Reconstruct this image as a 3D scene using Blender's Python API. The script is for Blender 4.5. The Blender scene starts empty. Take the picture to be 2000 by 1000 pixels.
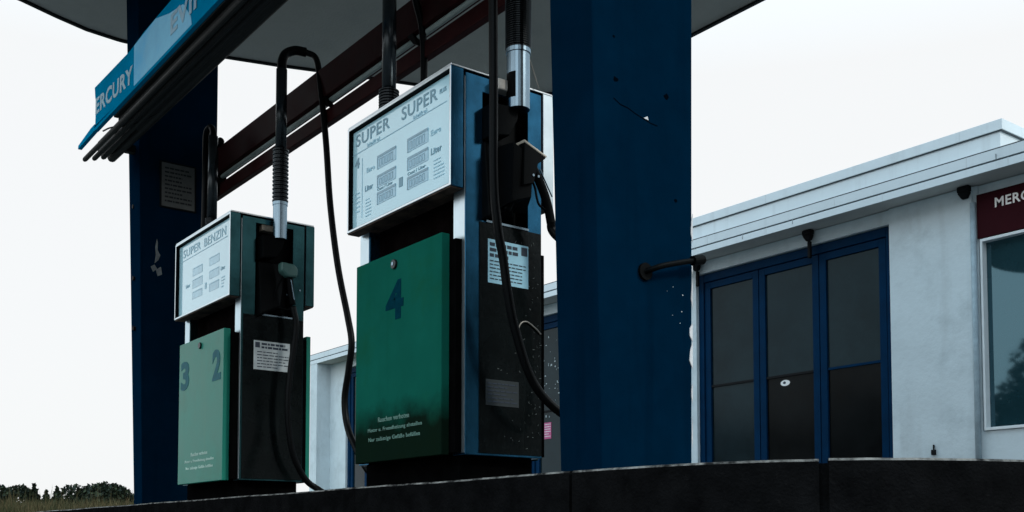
import bpy, bmesh, math, random
from mathutils import Vector, Matrix
random.seed(7)
S = bpy.context.scene
C = S.collection
PI = math.pi

# ------------------------------------------------------------------ camera
YAW, PITCH = -0.925019, 0.0533253
cy_, sy_, cp_, sp_ = math.cos(YAW), math.sin(YAW), math.cos(PITCH), math.sin(PITCH)
fwd = Vector((sy_*cp_, cy_*cp_, sp_)); rgt = Vector((cy_, -sy_, 0)); upv = rgt.cross(fwd)
cam = bpy.data.cameras.new('camera'); camo = bpy.data.objects.new('camera', cam); C.objects.link(camo)
camo.matrix_world = Matrix(((rgt.x, upv.x, -fwd.x, 0), (rgt.y, upv.y, -fwd.y, 0), (rgt.z, upv.z, -fwd.z, 0), (0, 0, 0, 1)))
cam.sensor_width = 36; cam.lens = 2070.26/2000*36; cam.shift_y = (937.29-500)/2000
cam.clip_start = .05; cam.clip_end = 3000
S.camera = camo

# ------------------------------------------------------------------ sky, sun, exposure
SUN_AZ, SUN_EL = math.radians(66), math.radians(36)       # azimuth from +Y towards +X
W = bpy.data.worlds.new('World'); S.world = W; W.use_nodes = True
nt = W.node_tree; nt.nodes.clear()
out = nt.nodes.new('ShaderNodeOutputWorld'); bg = nt.nodes.new('ShaderNodeBackground')
sky = nt.nodes.new('ShaderNodeTexSky'); sky.sky_type = 'NISHITA'; sky.sun_disc = False
sky.sun_elevation = SUN_EL; sky.sun_rotation = SUN_AZ; sky.air_density = 1.0; sky.dust_density = 4.0; sky.ozone_density = 1.5
tc = nt.nodes.new('ShaderNodeTexCoord'); sep = nt.nodes.new('ShaderNodeSeparateXYZ')
mr = nt.nodes.new('ShaderNodeMapRange'); mr.inputs[1].default_value = .40; mr.inputs[2].default_value = .85
mr.inputs[3].default_value = 0; mr.inputs[4].default_value = 1
cloud = nt.nodes.new('ShaderNodeMix'); cloud.data_type = 'RGBA'      # white haze low down, brighter bluish overcast overhead
cloud.inputs[6].default_value = (9.3, 9.45, 9.5, 1); cloud.inputs[7].default_value = (12.0, 16.5, 19.5, 1)
mix = nt.nodes.new('ShaderNodeMix'); mix.data_type = 'RGBA'; mix.inputs[0].default_value = .93
nt.links.new(tc.outputs['Generated'], sep.inputs[0]); nt.links.new(sep.outputs['Z'], mr.inputs[0])
nt.links.new(mr.outputs[0], cloud.inputs[0]); nt.links.new(sky.outputs[0], mix.inputs[6]); nt.links.new(cloud.outputs[2], mix.inputs[7])
fr = nt.nodes.new('ShaderNodeMapRange'); fr.inputs[1].default_value = .05; fr.inputs[2].default_value = -.75; fr.inputs[3].default_value = 1; fr.inputs[4].default_value = 1.75
nt.links.new(sep.outputs['Y'], fr.inputs[0])
br = nt.nodes.new('ShaderNodeVectorMath'); br.operation = 'SCALE'      # brightening added to the unseen road-side sky to lift front faces
nt.links.new(mix.outputs[2], br.inputs[0]); nt.links.new(fr.outputs[0], br.inputs['Scale']); nt.links.new(br.outputs[0], bg.inputs[0]); bg.inputs[1].default_value = .105
nt.links.new(bg.outputs[0], out.inputs[0])
sun = bpy.data.lights.new('sun', 'SUN'); sun.energy = 1.5; sun.angle = math.radians(10); sun.color = (1, .95, .88)
suno = bpy.data.objects.new('sun', sun); C.objects.link(suno)
sd = Vector((math.sin(SUN_AZ)*math.cos(SUN_EL), math.cos(SUN_AZ)*math.cos(SUN_EL), math.sin(SUN_EL)))
suno.rotation_euler = (-sd).to_track_quat('-Z', 'Y').to_euler(); suno.location = (0, 30, 30)
S.view_settings.view_transform = 'Standard'; S.view_settings.look = 'None'
S.view_settings.exposure = 0; S.view_settings.gamma = 1

GZ = -0.10      # forecourt level (the camera sits at z = 0, ten centimetres above it)
IZ = 0.20       # top of the pump island

# ------------------------------------------------------------------ materials
MATS = {}
def pm(name, col, rough=.5, metal=0, var=.15, scale=6, bump=0, bscale=60, spec=.5, coat=0, col2=None, blot=None, ior=1.45):
    """procedural principled material: base colour broken up by noise, optional second colour in blotches, optional bump"""
    if name in MATS: return MATS[name]
    m = bpy.data.materials.new(name); m.use_nodes = True; MATS[name] = m
    n = m.node_tree.nodes; L = m.node_tree.links; b = n['Principled BSDF']
    t = n.new('ShaderNodeTexCoord')
    nz = n.new('ShaderNodeTexNoise'); nz.inputs['Scale'].default_value = scale; nz.inputs['Detail'].default_value = 6; nz.inputs['Roughness'].default_value = .65
    L.new(t.outputs['Object'], nz.inputs['Vector'])
    r = n.new('ShaderNodeValToRGB'); r.color_ramp.elements[0].position = .3; r.color_ramp.elements[1].position = .7
    r.color_ramp.elements[0].color = [c*(1-var) for c in col]+[1]; r.color_ramp.elements[1].color = [min(1, c*(1+var)) for c in col]+[1]
    L.new(nz.outputs['Fac'], r.inputs['Fac']); last = r.outputs['Color']
    if col2:
        n2 = n.new('ShaderNodeTexNoise'); n2.inputs['Scale'].default_value = blot[0]; n2.inputs['Detail'].default_value = 8; n2.inputs['Roughness'].default_value = .7
        L.new(t.outputs['Object'], n2.inputs['Vector'])
        r2 = n.new('ShaderNodeValToRGB'); r2.color_ramp.elements[0].position = blot[1]; r2.color_ramp.elements[1].position = blot[2]
        r2.color_ramp.elements[0].color = (0, 0, 0, 1); r2.color_ramp.elements[1].color = (1, 1, 1, 1)
        L.new(n2.outputs['Fac'], r2.inputs['Fac'])
        mx = n.new('ShaderNodeMix'); mx.data_type = 'RGBA'; mx.inputs[7].default_value = list(col2)+[1]
        L.new(r2.outputs['Color'], mx.inputs[0]); L.new(last, mx.inputs[6]); last = mx.outputs[2]
    L.new(last, b.inputs['Base Color'])
    rr = n.new('ShaderNodeMapRange'); rr.inputs[3].default_value = max(.02, rough*.8); rr.inputs[4].default_value = min(1, rough*1.25)
    L.new(nz.outputs['Fac'], rr.inputs[0]); L.new(rr.outputs[0], b.inputs['Roughness'])
    b.inputs['Metallic'].default_value = metal; b.inputs['Specular IOR Level'].default_value = spec; b.inputs['IOR'].default_value = ior
    b.inputs['Specular Tint'].default_value = (.80, .93, 1, 1); b.inputs['Coat Weight'].default_value = coat; b.inputs['Coat Roughness'].default_value = .06
    if bump:
        n3 = n.new('ShaderNodeTexNoise'); n3.inputs['Scale'].default_value = bscale; n3.inputs['Detail'].default_value = 5
        L.new(t.outputs['Object'], n3.inputs['Vector'])
        bp = n.new('ShaderNodeBump'); bp.inputs['Strength'].default_value = bump; bp.inputs['Distance'].default_value = .01
        L.new(n3.outputs['Fac'], bp.inputs['Height']); L.new(bp.outputs['Normal'], b.inputs['Normal'])
    return m

def add_streaks(m, col, sx=26, sz=.8, lo=.56, hi=.75, amount=.6):
    """vertical run-off streaks mixed over whatever feeds the base colour"""
    n = m.node_tree.nodes; L = m.node_tree.links; b = n['Principled BSDF']
    src = b.inputs['Base Color'].links[0].from_socket
    t = n.new('ShaderNodeTexCoord'); mp = n.new('ShaderNodeMapping'); mp.inputs['Scale'].default_value = (sx, sx, sz)
    nz = n.new('ShaderNodeTexNoise'); nz.inputs['Scale'].default_value = 1; nz.inputs['Detail'].default_value = 5
    L.new(t.outputs['Object'], mp.inputs[0]); L.new(mp.outputs[0], nz.inputs['Vector'])
    r = n.new('ShaderNodeMapRange'); r.inputs[1].default_value = lo; r.inputs[2].default_value = hi; r.inputs[3].default_value = 0; r.inputs[4].default_value = amount
    L.new(nz.outputs['Fac'], r.inputs[0])
    mx = n.new('ShaderNodeMix'); mx.data_type = 'RGBA'; mx.inputs[7].default_value = list(col)+[1]
    L.new(r.outputs[0], mx.inputs[0]); L.new(src, mx.inputs[6]); L.new(mx.outputs[2], b.inputs['Base Color'])
    return m

def add_splash(m, col, z_mid, z_soft, wob, amount=1):
    """a tide mark of dried dirt: ragged upper edge at height z_mid of the object"""
    n = m.node_tree.nodes; L = m.node_tree.links; b = n['Principled BSDF']
    src = b.inputs['Base Color'].links[0].from_socket
    t = n.new('ShaderNodeTexCoord'); s = n.new('ShaderNodeSeparateXYZ'); L.new(t.outputs['Object'], s.inputs[0])
    nz = n.new('ShaderNodeTexNoise'); nz.inputs['Scale'].default_value = 5; nz.inputs['Detail'].default_value = 8; nz.inputs['Roughness'].default_value = .6
    L.new(t.outputs['Object'], nz.inputs['Vector'])
    a = n.new('ShaderNodeMath'); a.operation = 'MULTIPLY_ADD'; a.inputs[1].default_value = wob; L.new(nz.outputs['Fac'], a.inputs[0]); L.new(s.outputs['Z'], a.inputs[2])
    r = n.new('ShaderNodeMapRange'); r.inputs[1].default_value = z_mid+wob*.5+z_soft; r.inputs[2].default_value = z_mid+wob*.5-z_soft; r.inputs[3].default_value = 0; r.inputs[4].default_value = amount
    L.new(a.outputs[0], r.inputs[0])
    mx = n.new('ShaderNodeMix'); mx.data_type = 'RGBA'; mx.inputs[7].default_value = list(col)+[1]
    L.new(r.outputs[0], mx.inputs[0]); L.new(src, mx.inputs[6]); L.new(mx.outputs[2], b.inputs['Base Color'])
    return m

M_asphalt = pm('asphalt', (.10, .105, .11), .9, var=.35, scale=3, bump=.5, bscale=180)
M_field = pm('field_soil', (.06, .07, .03), .95, var=.4, scale=2, bump=.4, bscale=20)
M_kerb = pm('dark_kerb_stone', (.0050, .0052, .0056), .9, var=.45, scale=9, bump=.5, bscale=120, col2=(.013, .013, .0135), blot=(30, .62, .75), spec=0)
M_edge = pm('kerb_edge_rim_light', (.18, .18, .17), .9, var=.5, scale=25, spec=.1, col2=(.012, .012, .012), blot=(14, .42, .60))  # back-lit rim of the kerb put into a paler chamfer colour
M_paving = pm('island_paving', (.05, .05, .05), .85, var=.3, scale=8, bump=.4, bscale=90)
M_concrete = add_streaks(pm('canopy_concrete', (.42, .41, .375), .9, var=.10, scale=2.2, bump=.25, bscale=40, col2=(.31, .31, .29), blot=(1.1, .5, .8)), (.30, .29, .28), 3, 3, .55, .8, .4)
M_trim = pm('canopy_trim', (.010, .011, .012), .6, var=.2, spec=.15)
M_blue = pm('blue_pillar_paint', (.0003, .0118, .030), .5, var=.16, scale=3.5, bump=.02, bscale=22, spec=.0, col2=(.0002, .0095, .026), blot=(2.2, .5, .75))
add_streaks(M_blue, (.0002, .006, .016), 14, 1.0, .55, .8, .5)
M_chip = pm('bare_plaster', (.6, .62, .63), .9, var=.2, scale=30)
M_darkmark = pm('dark_scuff', (.0008, .0025, .005), .9, spec=0)
M_steel = pm('brushed_steel', (.55, .60, .63), .28, 1, var=.12, scale=4, bump=.03, bscale=30)
M_steelb = pm('bright_steel', (.20, .28, .34), .25, 1, var=.1, scale=7)
M_side = add_streaks(pm('grimy_side_sheet', (.0025, .0042, .0045), .16, 0, var=.5, scale=5, bump=.05, bscale=40, col2=(.08, .10, .10), blot=(42, .72, .82), spec=.16), (.008, .012, .012), 30, 2, .6, .8, .5)
M_head_b = pm('steel_pillar_reflection', (.018, .10, .19), .17, .9, var=.45, scale=4, bump=.05, bscale=12)  # plain steel tinted blue to imitate the near pillar's reflection
M_head_g = pm('steel_dim_reflection', (.018, .065, .075), .2, .9, var=.45, scale=4, bump=.05, bscale=12)  # same steel, dark teal standing for its dim reflected surroundings
M_front = pm('column_front_sheet', (.50, .60, .65), .3, .9, var=.12, scale=5)
M_black = pm('black_plastic', (.002, .0024, .0027), .5, var=.3, scale=20, spec=.05)
M_rubber = pm('black_rubber', (.0022, .0024, .0027), .38, spec=.10, var=.3, scale=30, bump=.1, bscale=120)
M_plinth = pm('black_plinth', (.0022, .0023, .0025), .9, var=.4, scale=12, spec=0)
M_core = pm('rusty_dark_core', (.0035, .0026, .0026), .9, var=.5, scale=8, col2=(.012, .007, .005), blot=(6, .6, .8), spec=0)
M_under = pm('stained_underside', (.075, .052, .040), .8, var=.5, scale=6, col2=(.014, .012, .011), blot=(5, .45, .6), spec=.2)
M_green_d = add_streaks(pm('green_enamel_sky_sheen', (.016, .205, .155), .34, var=.10, scale=3, bump=.04, bscale=14, spec=.15, col2=(.015, .16, .11), blot=(2.5, .5, .75)), (.03, .20, .14), 18, .9, .55, .8, .5)  # far panel enamel, lightened to stand for the sky's sheen on it
M_green_s = add_splash(add_streaks(pm('green_enamel_stained', (.007, .110, .080), .38, var=.12, scale=3, bump=.04, bscale=14, spec=0, col2=(.010, .095, .046), blot=(2.5, .5, .75)), (.004, .09, .06), 14, .9, .55, .8, .5), (.005, .007, .004), .40, .07, .26, .93)
M_panel = pm('display_panel', (.50, .84, .98), .10, var=.04, scale=3, spec=.6, coat=.6)
M_lcd = pm('display_window', (.36, .63, .78), .15, var=.06, scale=30, spec=.6)
M_ink = pm('grey_blue_ink', (.22, .40, .50), .5, var=.1)
M_inkfade = pm('faded_ink', (.40, .68, .82), .5, var=.1)
M_num = pm('number_paint', (.002, .035, .055), .6, spec=0, var=.25, scale=30)
M_white_t = pm('white_lettering', (.15, .28, .24), .7, spec=.05, var=.3, scale=60)
M_lock = pm('lock_black', (.008, .008, .008), .35, .3)
M_sticker = pm('sticker_blue_white', (.30, .58, .72), .45, var=.08, scale=15)
M_sticker_g = pm('sticker_grey', (.42, .48, .50), .55, var=.2, scale=15)
M_stick_ink = pm('sticker_ink', (.02, .03, .05), .6)
M_red = pm('dark_red_steel', (.026, .0055, .006), .5, spec=.05, var=.3, scale=6, bump=.05, bscale=30)
M_lampgrey = pm('lamp_reflector', (.34, .40, .38), .5, var=.2, scale=5)
M_signblue = pm('sign_blue', (.0003, .24, .46), .5, var=.1, scale=4, spec=0)
M_signpale = pm('sign_sky_reflection', (.30, .68, .98), .5, var=.1, scale=3.5, spec=0, col2=(.16, .58, .95), blot=(2, .5, .75))  # tone imitating bright sky mirrored in the sign's gloss
M_signlet = pm('sign_letter', (.32, .52, .62), .5, spec=.1, var=.15, scale=9)
M_signlet2 = pm('sign_letter_pale', (.34, .54, .68), .5, spec=.1, var=.15, scale=9)
M_rail = pm('sign_rail', (.012, .0125, .0125), .6, spec=.15, var=.4, scale=7, bump=.15, bscale=30)
M_facade = add_streaks(pm('white_render', (.54, .635, .68), .88, var=.07, scale=1.6, bump=.28, bscale=24, spec=.1, col2=(.44, .525, .565), blot=(2.6, .5, .72)), (.34, .39, .41), 5, .7, .56, .85, .55)
M_fascia = add_streaks(pm('fascia_white', (.57, .655, .70), .75, spec=.2, var=.04, scale=2, bump=.06, bscale=12), (.38, .43, .46), 9, .9, .55, .85, .5)
M_joint = pm('fascia_joint_and_shade', (.05, .065, .075), .8)
M_soffit = pm('soffit', (.50, .50, .48), .9, var=.1, scale=2)
M_door = pm('door_blue', (.0004, .020, .058), .42, var=.18, scale=5, spec=.03)
M_glass = pm('door_glass', (.004, .0095, .0125), .13, var=.5, scale=1.5, spec=.16, col2=(.009, .019, .023), blot=(1.3, .42, .7))
M_shopglass = pm('shop_glass', (.010, .035, .045), .03, var=.15, scale=1, spec=.5, ior=2.0)
M_shopglass.node_tree.nodes['Principled BSDF'].inputs['Specular Tint'].default_value = (.40, .74, .90, 1)
M_glass_low = pm('dark_lower_pane', (.0045, .0055, .006), .12, var=.5, scale=1.5, spec=.06, col2=(.006, .0055, .005), blot=(1.3, .5, .75))
M_glass.node_tree.nodes['Principled BSDF'].inputs['Specular Tint'].default_value = (.55, .85, 1, 1)
M_frame = pm('window_frame_white', (.66, .72, .75), .45, var=.05)
M_maroon = pm('maroon_board', (.030, .0045, .0075), .5, spec=.05, var=.12, scale=4)
M_boardlet = pm('board_letter', (.80, .78, .76), .5)
M_bracket = pm('dark_bracket', (.006, .006, .007), .7, spec=.15, var=.3)
M_pipe = pm('grey_pipe', (.26, .34, .39), .5, var=.2, scale=9)
M_pink = pm('pink_sticker', (.42, .07, .20), .5)
M_leaf_d = pm('leaf_dark', (.011, .018, .013), .8, spec=.15, var=.5, scale=3)
M_leaf_m = pm('leaf_mid', (.024, .034, .018), .8, spec=.15, var=.5, scale=3)
M_straw = pm('straw_grass', (.10, .078, .042), .9, spec=.1, var=.45, scale=1.5, col2=(.03, .040, .018), blot=(.8, .4, .6))
M_bark = pm('bark', (.06, .045, .035), .9, var=.3)

# ------------------------------------------------------------------ helpers
BASE = {}
def children_base(p): return BASE[p.name]
def tag(o, label=None, cat=None, group=None, kind=None):
    if label: o['label'] = label
    if cat: o['category'] = cat
    if group: o['group'] = group
    if kind: o['kind'] = kind
    return o
def thing(name, base, label, cat, group=None):
    o = bpy.data.objects.new(name, None); C.objects.link(o); o.location = base; o.empty_display_size = .2
    BASE[o.name] = Vector(base); return tag(o, label, cat, group)
def obj(name, bm, mats, parent=None, bevel=0, smooth=False, bseg=2, base=None):
    bmesh.ops.recalc_face_normals(bm, faces=bm.faces)
    if parent is not None: off = BASE[parent.name]
    else:
        xs = [v.co for v in bm.verts]
        off = Vector(base) if base else Vector(((min(v.x for v in xs)+max(v.x for v in xs))/2, (min(v.y for v in xs)+max(v.y for v in xs))/2, min(v.z for v in xs)))
    bmesh.ops.translate(bm, verts=bm.verts, vec=-off)
    me = bpy.data.meshes.new(name); bm.to_mesh(me); bm.free()
    for m in (mats if isinstance(mats, (list, tuple)) else [mats]): me.materials.append(m)
    if smooth:
        for p in me.polygons: p.use_smooth = True
    o = bpy.data.objects.new(name, me); C.objects.link(o)
    if parent is not None: o.parent = parent
    else: o.location = off
    BASE[o.name] = off
    if bevel:
        b = o.modifiers.new('bevel', 'BEVEL'); b.width = bevel; b.segments = bseg; b.limit_method = 'ANGLE'; b.angle_limit = math.radians(40)
        b.harden_normals = False
    return o
def nb(): return bmesh.new()
def quad(bm, pts, mi=0):
    f = bm.faces.new([bm.verts.new(p) for p in pts]); f.material_index = mi; return f
def box(bm, x0, x1, y0, y1, z0, z1, mi=0):
    v = [bm.verts.new((x, y, z)) for x in (x0, x1) for y in (y0, y1) for z in (z0, z1)]
    for q in ((0, 1, 3, 2), (4, 6, 7, 5), (0, 4, 5, 1), (2, 3, 7, 6), (0, 2, 6, 4), (1, 5, 7, 3)):
        bm.faces.new([v[i] for i in q]).material_index = mi
    return bm
def hexa(bm, bot, top, mi=0):
    """solid between two polygons with the same number of corners"""
    a = [bm.verts.new(p) for p in bot]; b = [bm.verts.new(p) for p in top]; n = len(a)
    bm.faces.new(a).material_index = mi; bm.faces.new(b[::-1]).material_index = mi
    for i in range(n): bm.faces.new((a[i], b[i], b[(i+1) % n], a[(i+1) % n])).material_index = mi
    return bm
def prism_x(bm, yz, x0, x1, mi=0): return hexa(bm, [(x0, y, z) for y, z in yz], [(x1, y, z) for y, z in yz], mi)
def prism_y(bm, xz, y0, y1, mi=0): return hexa(bm, [(x, y0, z) for x, z in xz], [(x, y1, z) for x, z in xz], mi)
def recess_box(bm, lo, hi, face, hole, depth, inner=1):
    """box with a rectangular recess in its '-y', '+y', '+x' or '-x' face; hole = (a0, a1, z0, z1)"""
    x0, y0, z0 = lo; x1, y1, z1 = hi
    if face == '-y': P = lambda a, z, d: (a, y0+d, z); a0, a1, D = x0, x1, y1-y0
    elif face == '+y': P = lambda a, z, d: (a, y1-d, z); a0, a1, D = x0, x1, y1-y0
    elif face == '+x': P = lambda a, z, d: (x1-d, a, z); a0, a1, D = y0, y1, x1-x0
    else: P = lambda a, z, d: (x0+d, a, z); a0, a1, D = y0, y1, x1-x0
    def ring(A0, A1, Z0, Z1, d): return [bm.verts.new(P(*q, d)) for q in ((A0, Z0), (A1, Z0), (A1, Z1), (A0, Z1))]
    o = ring(a0, a1, z0, z1, 0); h = ring(*hole, 0); hb = ring(*hole, depth); bk = ring(a0, a1, z0, z1, D)
    for i in range(4):
        j = (i+1) % 4
        bm.faces.new((o[i], o[j], h[j], h[i])); bm.faces.new((h[i], h[j], hb[j], hb[i])).material_index = inner
        bm.faces.new((o[i], bk[i], bk[j], o[j]))
    bm.faces.new(hb).material_index = inner; bm.faces.new(bk)
    return bm
def catmull(pts, n=10):
    P = [Vector(p) for p in pts]; P = [P[0]*2-P[1]]+P+[P[-1]*2-P[-2]]; out_ = []
    for i in range(1, len(P)-2):
        for k in range(n):
            t = k/n; a, b, c, d = P[i-1:i+3]
            out_.append(.5*((2*b)+(c-a)*t+(2*a-5*b+4*c-d)*t*t+(3*b-a-3*c+d)*t**3))
    out_.append(P[-2]); return out_
def tube(bm, pts, r, n=12, mi=0):
    pts = [Vector(p) for p in pts]; rr = r if isinstance(r, (list, tuple)) else [r]*len(pts)
    t = (pts[1]-pts[0]).normalized(); u = t.orthogonal().normalized(); rings = []
    for i, p in enumerate(pts):
        t2 = (pts[min(i+1, len(pts)-1)]-pts[max(i-1, 0)]).normalized()
        u = (u-t2*u.dot(t2)).normalized(); w = t2.cross(u)
        rings.append([bm.verts.new(p+(u*math.cos(2*PI*k/n)+w*math.sin(2*PI*k/n))*rr[i]) for k in range(n)])
    for a, b in zip(rings, rings[1:]):
        for k in range(n): bm.faces.new((a[k], a[(k+1) % n], b[(k+1) % n], b[k])).material_index = mi
    bm.faces.new(rings[0][::-1]).material_index = mi; bm.faces.new(rings[-1]).material_index = mi
    return bm
def lathe(bm, x, y, prof, n=24, mi=0):
    rings = [[bm.verts.new((x+r*math.cos(2*PI*k/n), y+r*math.sin(2*PI*k/n), z)) for k in range(n)] for r, z in prof]
    for a, b in zip(rings, rings[1:]):
        for k in range(n): bm.faces.new((a[k], a[(k+1) % n], b[(k+1) % n], b[k])).material_index = mi
    bm.faces.new(rings[0][::-1]).material_index = mi; bm.faces.new(rings[-1]).material_index = mi
    return bm
def disc_y(bm, x, y0, y1, z, rx, rz, n=24, mi=0):
    return hexa(bm, [(x+rx*math.cos(2*PI*k/n), y0, z+rz*math.sin(2*PI*k/n)) for k in range(n)], [(x+rx*math.cos(2*PI*k/n), y1, z+rz*math.sin(2*PI*k/n)) for k in range(n)], mi)
def add_text(bm, s, a0, a1, z0, z1, face, plane, bold=.012, thick=.0015, shear=0, mi=0):
    """letters fitted into the rectangle a0..a1 x z0..z1 of a '-y' plane (a = x) or '+x' plane (a = y)"""
    cu = bpy.data.curves.new('t', 'FONT'); cu.body = s; cu.offset = bold; cu.extrude = .02; cu.resolution_u = 3; cu.space_character = 1.08
    to = bpy.data.objects.new('t', cu); C.objects.link(to)
    dg = bpy.context.evaluated_depsgraph_get(); dg.update()
    me = bpy.data.meshes.new_from_object(to.evaluated_get(dg)); vs = [v.co.copy() for v in me.vertices]
    bpy.data.objects.remove(to); bpy.data.curves.remove(cu)
    x0 = min(v.x for v in vs); x1 = max(v.x for v in vs); y0 = min(v.y for v in vs); y1 = max(v.y for v in vs)
    nv = []
    for v in vs:
        a = a0+(v.x-x0)/(x1-x0)*(a1-a0); z = z0+(v.y-y0)/(y1-y0)*(z1-z0)+shear*((v.x-x0)/(x1-x0))
        d = (v.z+.02)/.04*thick
        nv.append(bm.verts.new((a, plane-d, z) if face == '-y' else (plane+d, a, z)))
    for p in me.polygons:
        try: bm.faces.new([nv[i] for i in p.vertices]).material_index = mi
        except ValueError: pass
    bpy.data.meshes.remove(me)
    return bm
def print_lines(bm, a0, a1, z0, z1, rows, face, plane, mi=0, seed=1, fill=.45, gap=.3):
    """rows of small print too worn to read: broken dashes"""
    rnd = random.Random(seed); h = (z1-z0)/rows
    for k in range(rows):
        z = z1-(k+.5)*h; a = a0; end = a1-(a1-a0)*rnd.choice((0, 0, .1, .35))
        while a < end-.004:
            w = min(rnd.uniform(.012, .04), end-a)
            if face == '-y': box(bm, a, a+w, plane-.0012, plane, z-h*fill/2, z+h*fill/2, mi)
            else: box(bm, plane, plane+.0012, a, a+w, z-h*fill/2, z+h*fill/2, mi)
            a += w+.006*gap/.3
    return bm

# ------------------------------------------------------------------ ground
b = nb(); quad(b, [(-900, -900, GZ-.008), (900, -900, GZ-.008), (900, 900, GZ-.008), (-900, 900, GZ-.008)])
tag(obj('field', b, M_field), kind='structure')
b = nb(); quad(b, [(-26, -16, GZ), (30, -16, GZ), (30, 26, GZ), (-26, 26, GZ)])
tag(obj('forecourt', b, M_asphalt), kind='structure')

# island outline (stadium shape), kerb stones around paving
def outline(off, n=24):
    yc, xr, xl = 2.95, -2.20, -9.6; rx, ry = .86-off, .87-off; P = []
    for k in range(n+1):
        t = -PI/2+PI*k/n; P.append((xr+rx*math.cos(t), yc+ry*math.sin(t)))
    for k in range(n+1):
        t = PI/2+PI*k/n; P.append((xl+rx*math.cos(t), yc+ry*math.sin(t)))
    return P
def resample(P, step):
    P = P+[P[0]]; out_ = []; 
    for (x0, y0), (x1, y1) in zip(P, P[1:]):
        d = math.hypot(x1-x0, y1-y0); k = max(1, int(d/step))
        for i in range(k): out_.append((x0+(x1-x0)*i/k, y0+(y1-y0)*i/k))
    return out_
OUT = resample(outline(0), .045); N_ = len(OUT)
def nrm(i):
    ax, ay = OUT[(i-1) % N_]; bx_, by_ = OUT[(i+1) % N_]; d = math.hypot(bx_-ax, by_-ay); return ((by_-ay)/d, -(bx_-ax)/d)
# stones: cut positions chosen so that joints fall where the photo shows them
def nearest(x, y): return min(range(N_), key=lambda i: (OUT[i][0]-x)**2+(OUT[i][1]-y)**2)
c1 = nearest(-1.64, 2.22); c2 = nearest(-2.45, 2.08)
cuts = sorted({c1, c2} | {(c1+k*21) % N_ for k in range(1, N_//21) if abs(((c1+k*21) % N_)-c2) > 9})
b = nb()
def kerb_ring(i, shift=0.0):
    x, y = OUT[i % N_]; nx, ny = nrm(i % N_); h = IZ+.0012*math.sin(i*.23)+.0006*random.uniform(-1, 1)
    tx, ty = -ny*shift, nx*shift
    prof = ((0, GZ-.02), (0, h-.035), (.001, h-.007), (.006, h-.001), (.03, h+.001), (.13, h+.001), (.14, GZ-.02))
    return [b.verts.new((x-nx*o+tx, y-ny*o+ty, z)) for o, z in prof]
for ca, cb in zip(cuts, cuts[1:]+[cuts[0]+N_]):
    wide = .012 if (ca % N_ == c1 or cb % N_ == c1) else .0006
    rings = []
    for i in range(ca, cb+1):
        rings.append(kerb_ring(i, wide if i == ca else (-wide if i == cb else 0)))
    for r0, r1 in zip(rings, rings[1:]):
        for k in range(6): b.faces.new((r0[k], r0[k+1], r1[k+1], r1[k])).material_index = 1 if k in (2, 3) else 0
    b.faces.new(rings[0]); b.faces.new(rings[-1][::-1])
oc, ic = outline(.016), outline(.12); n_ = len(oc)
core = [[b.verts.new((x, y, z)) for x, y in P] for P, z in ((oc, GZ-.02), (oc, IZ-.012), (ic, IZ-.012))]
for r0, r1 in zip(core, core[1:]):
    for k in range(n_): b.faces.new((r0[k], r0[(k+1) % n_], r1[(k+1) % n_], r1[k]))
tag(obj('kerb', b, [M_kerb, M_edge]), kind='structure')
b = nb(); ins = outline(.138); hexa(b, [(x, y, GZ) for x, y in ins], [(x, y, IZ-.004) for x, y in ins])
tag(obj('island_pavement', b, M_paving), kind='structure')

# ------------------------------------------------------------------ canopy
CZ = 4.40
half = [(-9.43, 2.72), (-9.40, 2.45), (-9.31, 2.18), (-9.19, 1.88), (-9.05, 1.40), (-8.86, .85), (-8.62, .10), (-8.36, -.60), (-8.0, -1.05), (-7.4, -1.25)]
full = half[::-1]+[(x, 2*2.745-y) for x, y in half]
mid = -5.66
ring = full+[(2*mid-x, y) for x, y in full[::-1]]
cx_, cyy = mid, 2.745
def scl(P, k): return [(cx_+(x-cx_)*k, cyy+(y-cyy)*k) for x, y in P]
can = thing('canopy', (mid, 2.745, CZ), 'wide concrete forecourt canopy with rounded ends resting on the two blue pillars', 'canopy')
b = nb(); inner = scl(ring, .992); hexa(b, [(x, y, CZ) for x, y in inner], [(x, y, CZ+.16) for x, y in inner])
obj('slab', b, M_concrete, can)
b = nb(); o1 = ring; i1 = scl(ring, .9915)
n = len(o1)
ov = [[b.verts.new((x, y, z)) for x, y in P] for P, z in ((o1, CZ-.02), (o1, CZ+.2), (i1, CZ+.2), (i1, CZ-.02))]
for k in range(n):
    j = (k+1) % n
    for q in range(4): b.faces.new((ov[q][k], ov[q][j], ov[(q+1) % 4][j], ov[(q+1) % 4][k]))
obj('edge_trim', b, M_trim, can)

# ------------------------------------------------------------------ pillars
pn = thing('support_pillar', (-3.07, 2.88, IZ), 'near blue painted canopy pillar with chipped edge, in front of the building doors', 'pillar', 'blue pillars holding up the canopy')
b = nb()
hexa(b, [(-3.186, 2.640, IZ-.01), (-2.943, 2.640, IZ-.01), (-2.943, 3.118, IZ-.01), (-3.186, 3.118, IZ-.01)],
        [(-3.235, 2.565, CZ+.01), (-2.975, 2.565, CZ+.01), (-2.975, 3.205, CZ+.01), (-3.235, 3.205, CZ+.01)])
obj('shaft', b, M_blue, pn, bevel=.006)
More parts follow.
